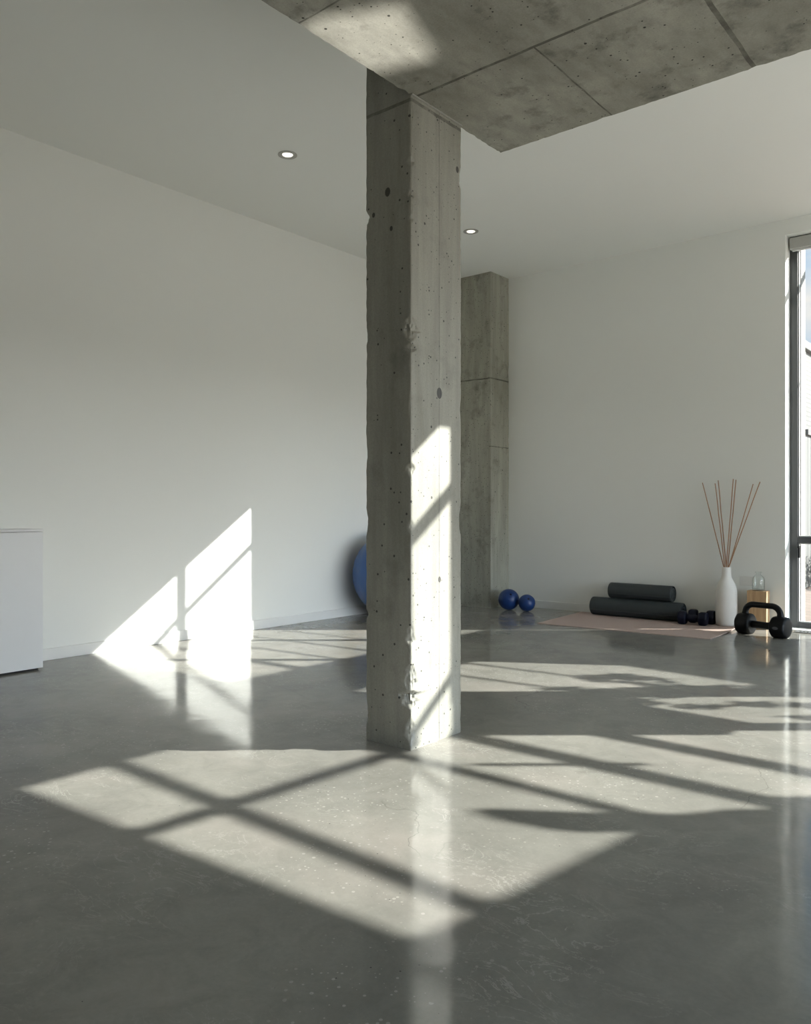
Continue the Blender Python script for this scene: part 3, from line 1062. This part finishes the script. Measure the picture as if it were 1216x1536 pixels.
# wall socket
so = thing('wall_socket', 'white double wall socket plate low on the back wall behind the bottle', 'socket', (-2.095 * U, YB * U, .392 * U))
bm = bmesh.new()
box(bm, (-.066, -.009, -.044), (.066, 0, .044), .003)
obj('plate', bm, M['socket'], so)
for s in (-1, 1):
    bm = bmesh.new()
    lathe(bm, [(.019, 0), (.019, .0025), (.0165, .0025), (.015, -.004), (0, -.004)], 28, Matrix.Translation((s * .033, -.0085, 0)) @ Matrix.Rotation(math.pi / 2, 4, 'X'), cap0=False)
    for dx in (-.0055, .0055):
        lathe(bm, [(.002, 0), (.002, .0012), (0, .0012)], 10, Matrix.Translation((s * .033 + dx, -.0048, 0)) @ Matrix.Rotation(math.pi / 2, 4, 'X'))
    obj('outlet', bm, M['socket'], so, True, 40)

# floor grille at the window
fg = thing('floor_vent', 'narrow grey metal floor vent at the foot of the tall window', 'vent', (-1.55 * U, 7.14 * U, 0))
bm = bmesh.new()
for i in range(9):
    box(bm, (-.14 + i * .03, -.035, .001), (-.128 + i * .03, .035, .006))
obj('slats', bm, M['metal'], fg)
bm = bmesh.new()
box(bm, (-.155, -.045, 0), (.155, -.035, .007)); box(bm, (-.155, .035, 0), (.155, .045, .007))
box(bm, (-.155, -.035, 0), (-.143, .035, .007)); box(bm, (.143, -.035, 0), (.155, .035, .007))
obj('frame', bm, M['metal'], fg)

# ------------------------------------------------------------------ outdoors
struct('ground', B(((-60, -90, -.16), (220, 150, -.125))), M['paving'])
struct('terrace', B(((XL - 1, YO + .001, -.125), (8, 16, -.03))), M['terrace'])
o = struct('wall_outer', B(((XL - .4, YO, -.03), (-1.728, YO + .15, ZC + .1))), M['outer_brick'])

hs = thing('brick_house', 'cream painted brick house with sloping grey roof edge seen through the window', 'house', (-2.95 * U, 12.4 * U, -.03 * U))
hs.rotation_euler = (0, 0, 0)


def rel(bm, o_):
    bmesh.ops.translate(bm, verts=bm.verts, vec=-Vector(o_.location))
    return bm


obj('wall', rel(B(((-8, 12.72, -.03), (-2.95, 22, 3.38))), hs), M['house_brick'], hs)
obj('roof_edge', rel(B(((-8.1, 12.6, 3.38), (-2.88, 22.1, 3.50)), bev=.01), hs), M['fence'], hs)
bm = bmesh.new()
tube(bm, [Vector((-2.90, 12.62, -.03)) * U, Vector((-2.90, 12.62, 3.30)) * U], .045, 16)
obj('downpipe', rel(bm, hs), M['trim'], hs, True)
fn = thing('fence', 'grey vertical-board garden fence beyond the window, in front of the brick house', 'fence', (-2.6 * U, 11.5 * U, -.03 * U))
obj('rail', rel(B(((-2.66, 11.45, 2.00), (-2.56, 16, 2.07))), fn), M['fence'], fn)
bm = bmesh.new()
for i in range(28):
    box(bm, (-2.63 * U, (11.45 + i * .16) * U, -.02 * U), (-2.60 * U, (11.6 + i * .16) * U, 2.0 * U), .003)
obj('boards', rel(bm, fn), M['fence'], fn)


def leaves(bm, n, c, rad, size, seed, keep=None):
    rnd = random.Random(seed)
    for _ in range(n):
        d = Vector((rnd.gauss(0, 1), rnd.gauss(0, 1), rnd.gauss(0, 1))).normalized() * (rnd.random() ** .4)
        p = Vector(c) + Vector((d.x * rad[0], d.y * rad[1], d.z * rad[2]))
        if keep and not keep(p):
            continue
        a = Vector((rnd.gauss(0, 1), rnd.gauss(0, 1), rnd.gauss(0, .6))).normalized()
        b = a.cross(Vector((rnd.gauss(0, 1), rnd.gauss(0, 1), rnd.gauss(0, 1)))).normalized()
        s = size * (.7 + .6 * rnd.random())
        nn = a.cross(b) * s * .18
        v = [bm.verts.new(p - a * s), bm.verts.new(p + b * s * .42 + nn), bm.verts.new(p + a * s), bm.verts.new(p - b * s * .42 + nn)]
        bm.faces.new(v)


sh = thing('shrub', 'low green shrub at the foot of the grey fence outdoors', 'shrub', (-2.30 * U, 11.9 * U, -.03 * U))
bm = bmesh.new()
leaves(bm, 900, (0, 0, .33), (.22, .75, .33), .035, 5)
obj('foliage', bm, M['leaf'], sh)
bm = bmesh.new()
for i in range(7):
    tube(bm, [(0, -.5 + i * .16, 0), (.03 * math.sin(i), -.5 + i * .17, .3), (.1 * math.cos(i * 2), -.5 + i * .18, .5)], [.010, .007, .004], 6)
obj('stem', bm, M['bark'], sh)

# small tree whose leaves dapple the light outside the lower window
p0 = up(-.9, 4.6, 2.75)
tr = thing('young_tree', 'young leafy tree on the terrace outside the glazing, past the edge of the view', 'tree', (p0.x + .5, p0.y + .35, -.03 * U))
bm = bmesh.new()
tube(bm, [(0, 0, 0), (.02, .01, 1.0), (-.05, 0, 2.0), (-.2, -.1, 2.9), (-.45, -.3, 3.2)], [.05, .042, .032, .02, .008], 10)
obj('trunk', bm, M['bark'], tr, True)
bm = bmesh.new()
for i, (cx, cy, rad, n_) in enumerate(((-1.98, 4.05, .20, 90), (-1.76, 4.22, .17, 80), (-1.78, 3.92, .14, 60), (-1.62, 4.46, .17, 80), (-1.38, 4.66, .15, 70), (-1.14, 4.72, .12, 50),
                                       (-1.22, 4.32, .10, 22), (-1.00, 4.46, .10, 22), (-1.42, 4.10, .09, 16), (-.95, 4.20, .08, 12), (-2.15, 3.80, .10, 30), (-2.0, 4.5, .2, 70))):
    c_ = up(cx, cy, 2.75)
    leaves(bm, n_, c_ - Vector(tr.location), (rad * U, rad * U * .6, rad * U * .6), .06, 20 + i)
obj('foliage', bm, M['leaf'], tr)

# unseen canopy and rails added outside to cut shadows into the sun patches
ZP = 3.8
cn_ = thing('shadow_canopy', 'unseen flat grey canopy added outside the glazing to block the sun, past the edge of the view', 'canopy', tuple(up(-2.5, 5.5, ZP)[:2]) + (-.03 * U,))
bm = bmesh.new()
poly = [(-3.68, 2.5), (-3.02, 2.5), (-3.0, 4.40), (-2.90, 4.46), (-2.1, 4.93), (-1.2, 4.86), (-.25, 4.9), (-.25, 6.70), (-2.385, 6.70), (-3.68, 5.62)]
prism(bm, [tuple(up(x, y, ZP)[:2]) for x, y in poly], ZP * U, (ZP + .04) * U)
obj('blocker_panel', rel(bm, cn_), M['blocker_metal'], cn_)
for (x, y) in ((5.6, 8.2), (6.6, 11.2)):
    obj('post', rel(B(((x - .05, y - .05, -.03), (x + .05, y + .05, ZP))), cn_), M['frame'], cn_)
for (xa, xb, ya, hw, lab) in ((-7.2, -1.75, 3.47, .036, 'unseen thick timber rail nearest the glazing, added to cast a bar shadow'), (-5.22, -1.6, 3.85, .017, 'unseen thin timber rail second from the glazing, added to cast a bar shadow'),
                              (-5.22, -1.6, 4.22, .016, 'unseen thin timber rail third from the glazing, added to cast a bar shadow'), (-5.22, -3.4, 4.60, .013, 'unseen short thin timber rail farthest from the glazing, added to cast a bar shadow')):
    sl = .04 if hw > .02 else .085
    a = up(xa, ya + sl * (xa + 4), ZP - .06)
    b = up(xb, ya + sl * (xb + 4), ZP - .06)
    bm = bmesh.new()
    tube(bm, [a, b], hw * U, 4)
    tag(obj('shadow_rail', bm, M['timber']), lab, 'rail', 'added shadow rails')

# unseen pipe and paddle added outside to throw shade into the sun patches
bm = bmesh.new()
q = Vector((4.03, 7.445, 3.18)) * U
tube(bm, [q, q + Vector((0, 0, .02)), q + Vector((0, 0, .31 * U))], .020, 12)
tag(obj('shadow_pipe', bm, M['blocker_metal'], None, True), 'unseen short grey pipe added outside the glazing to cast a thin shadow, past the edge of view', 'pipe')
bm = bmesh.new()
blade = [(-1.49, 2.235), (-1.47, 2.215), (-1.40, 2.20), (-1.20, 2.245), (-1.10, 2.30), (-1.02, 2.38), (-.90, 2.40), (-.55, 2.55), (-.40, 2.80), (-.72, 2.875), (-.83, 2.78), (-.92, 2.66), (-.97, 2.60), (-1.05, 2.56), (-1.15, 2.475), (-1.28, 2.385), (-1.40, 2.305), (-1.47, 2.26)]
zb_ = ZC + .2
prism(bm, [tuple(up(x, y, zb_)[:2]) for x, y in blade], zb_ * U, (zb_ + .02) * U)
sb_ = thing('shadow_paddle', 'unseen paddle-shaped timber panel on a post, added to shadow the floor, past the edge of view', 'shade', (up(-.47, 2.74, zb_).x, up(-.47, 2.74, zb_).y, -.03 * U))
obj('shade_panel', rel(bm, sb_), M['timber'], sb_)
bm = bmesh.new()
tube(bm, [Vector((0, 0, 0)), Vector((0, 0, 1)), Vector((0, 0, zb_ * U + .03 * U))], .03, 12)
obj('post', bm, M['frame'], sb_, True)
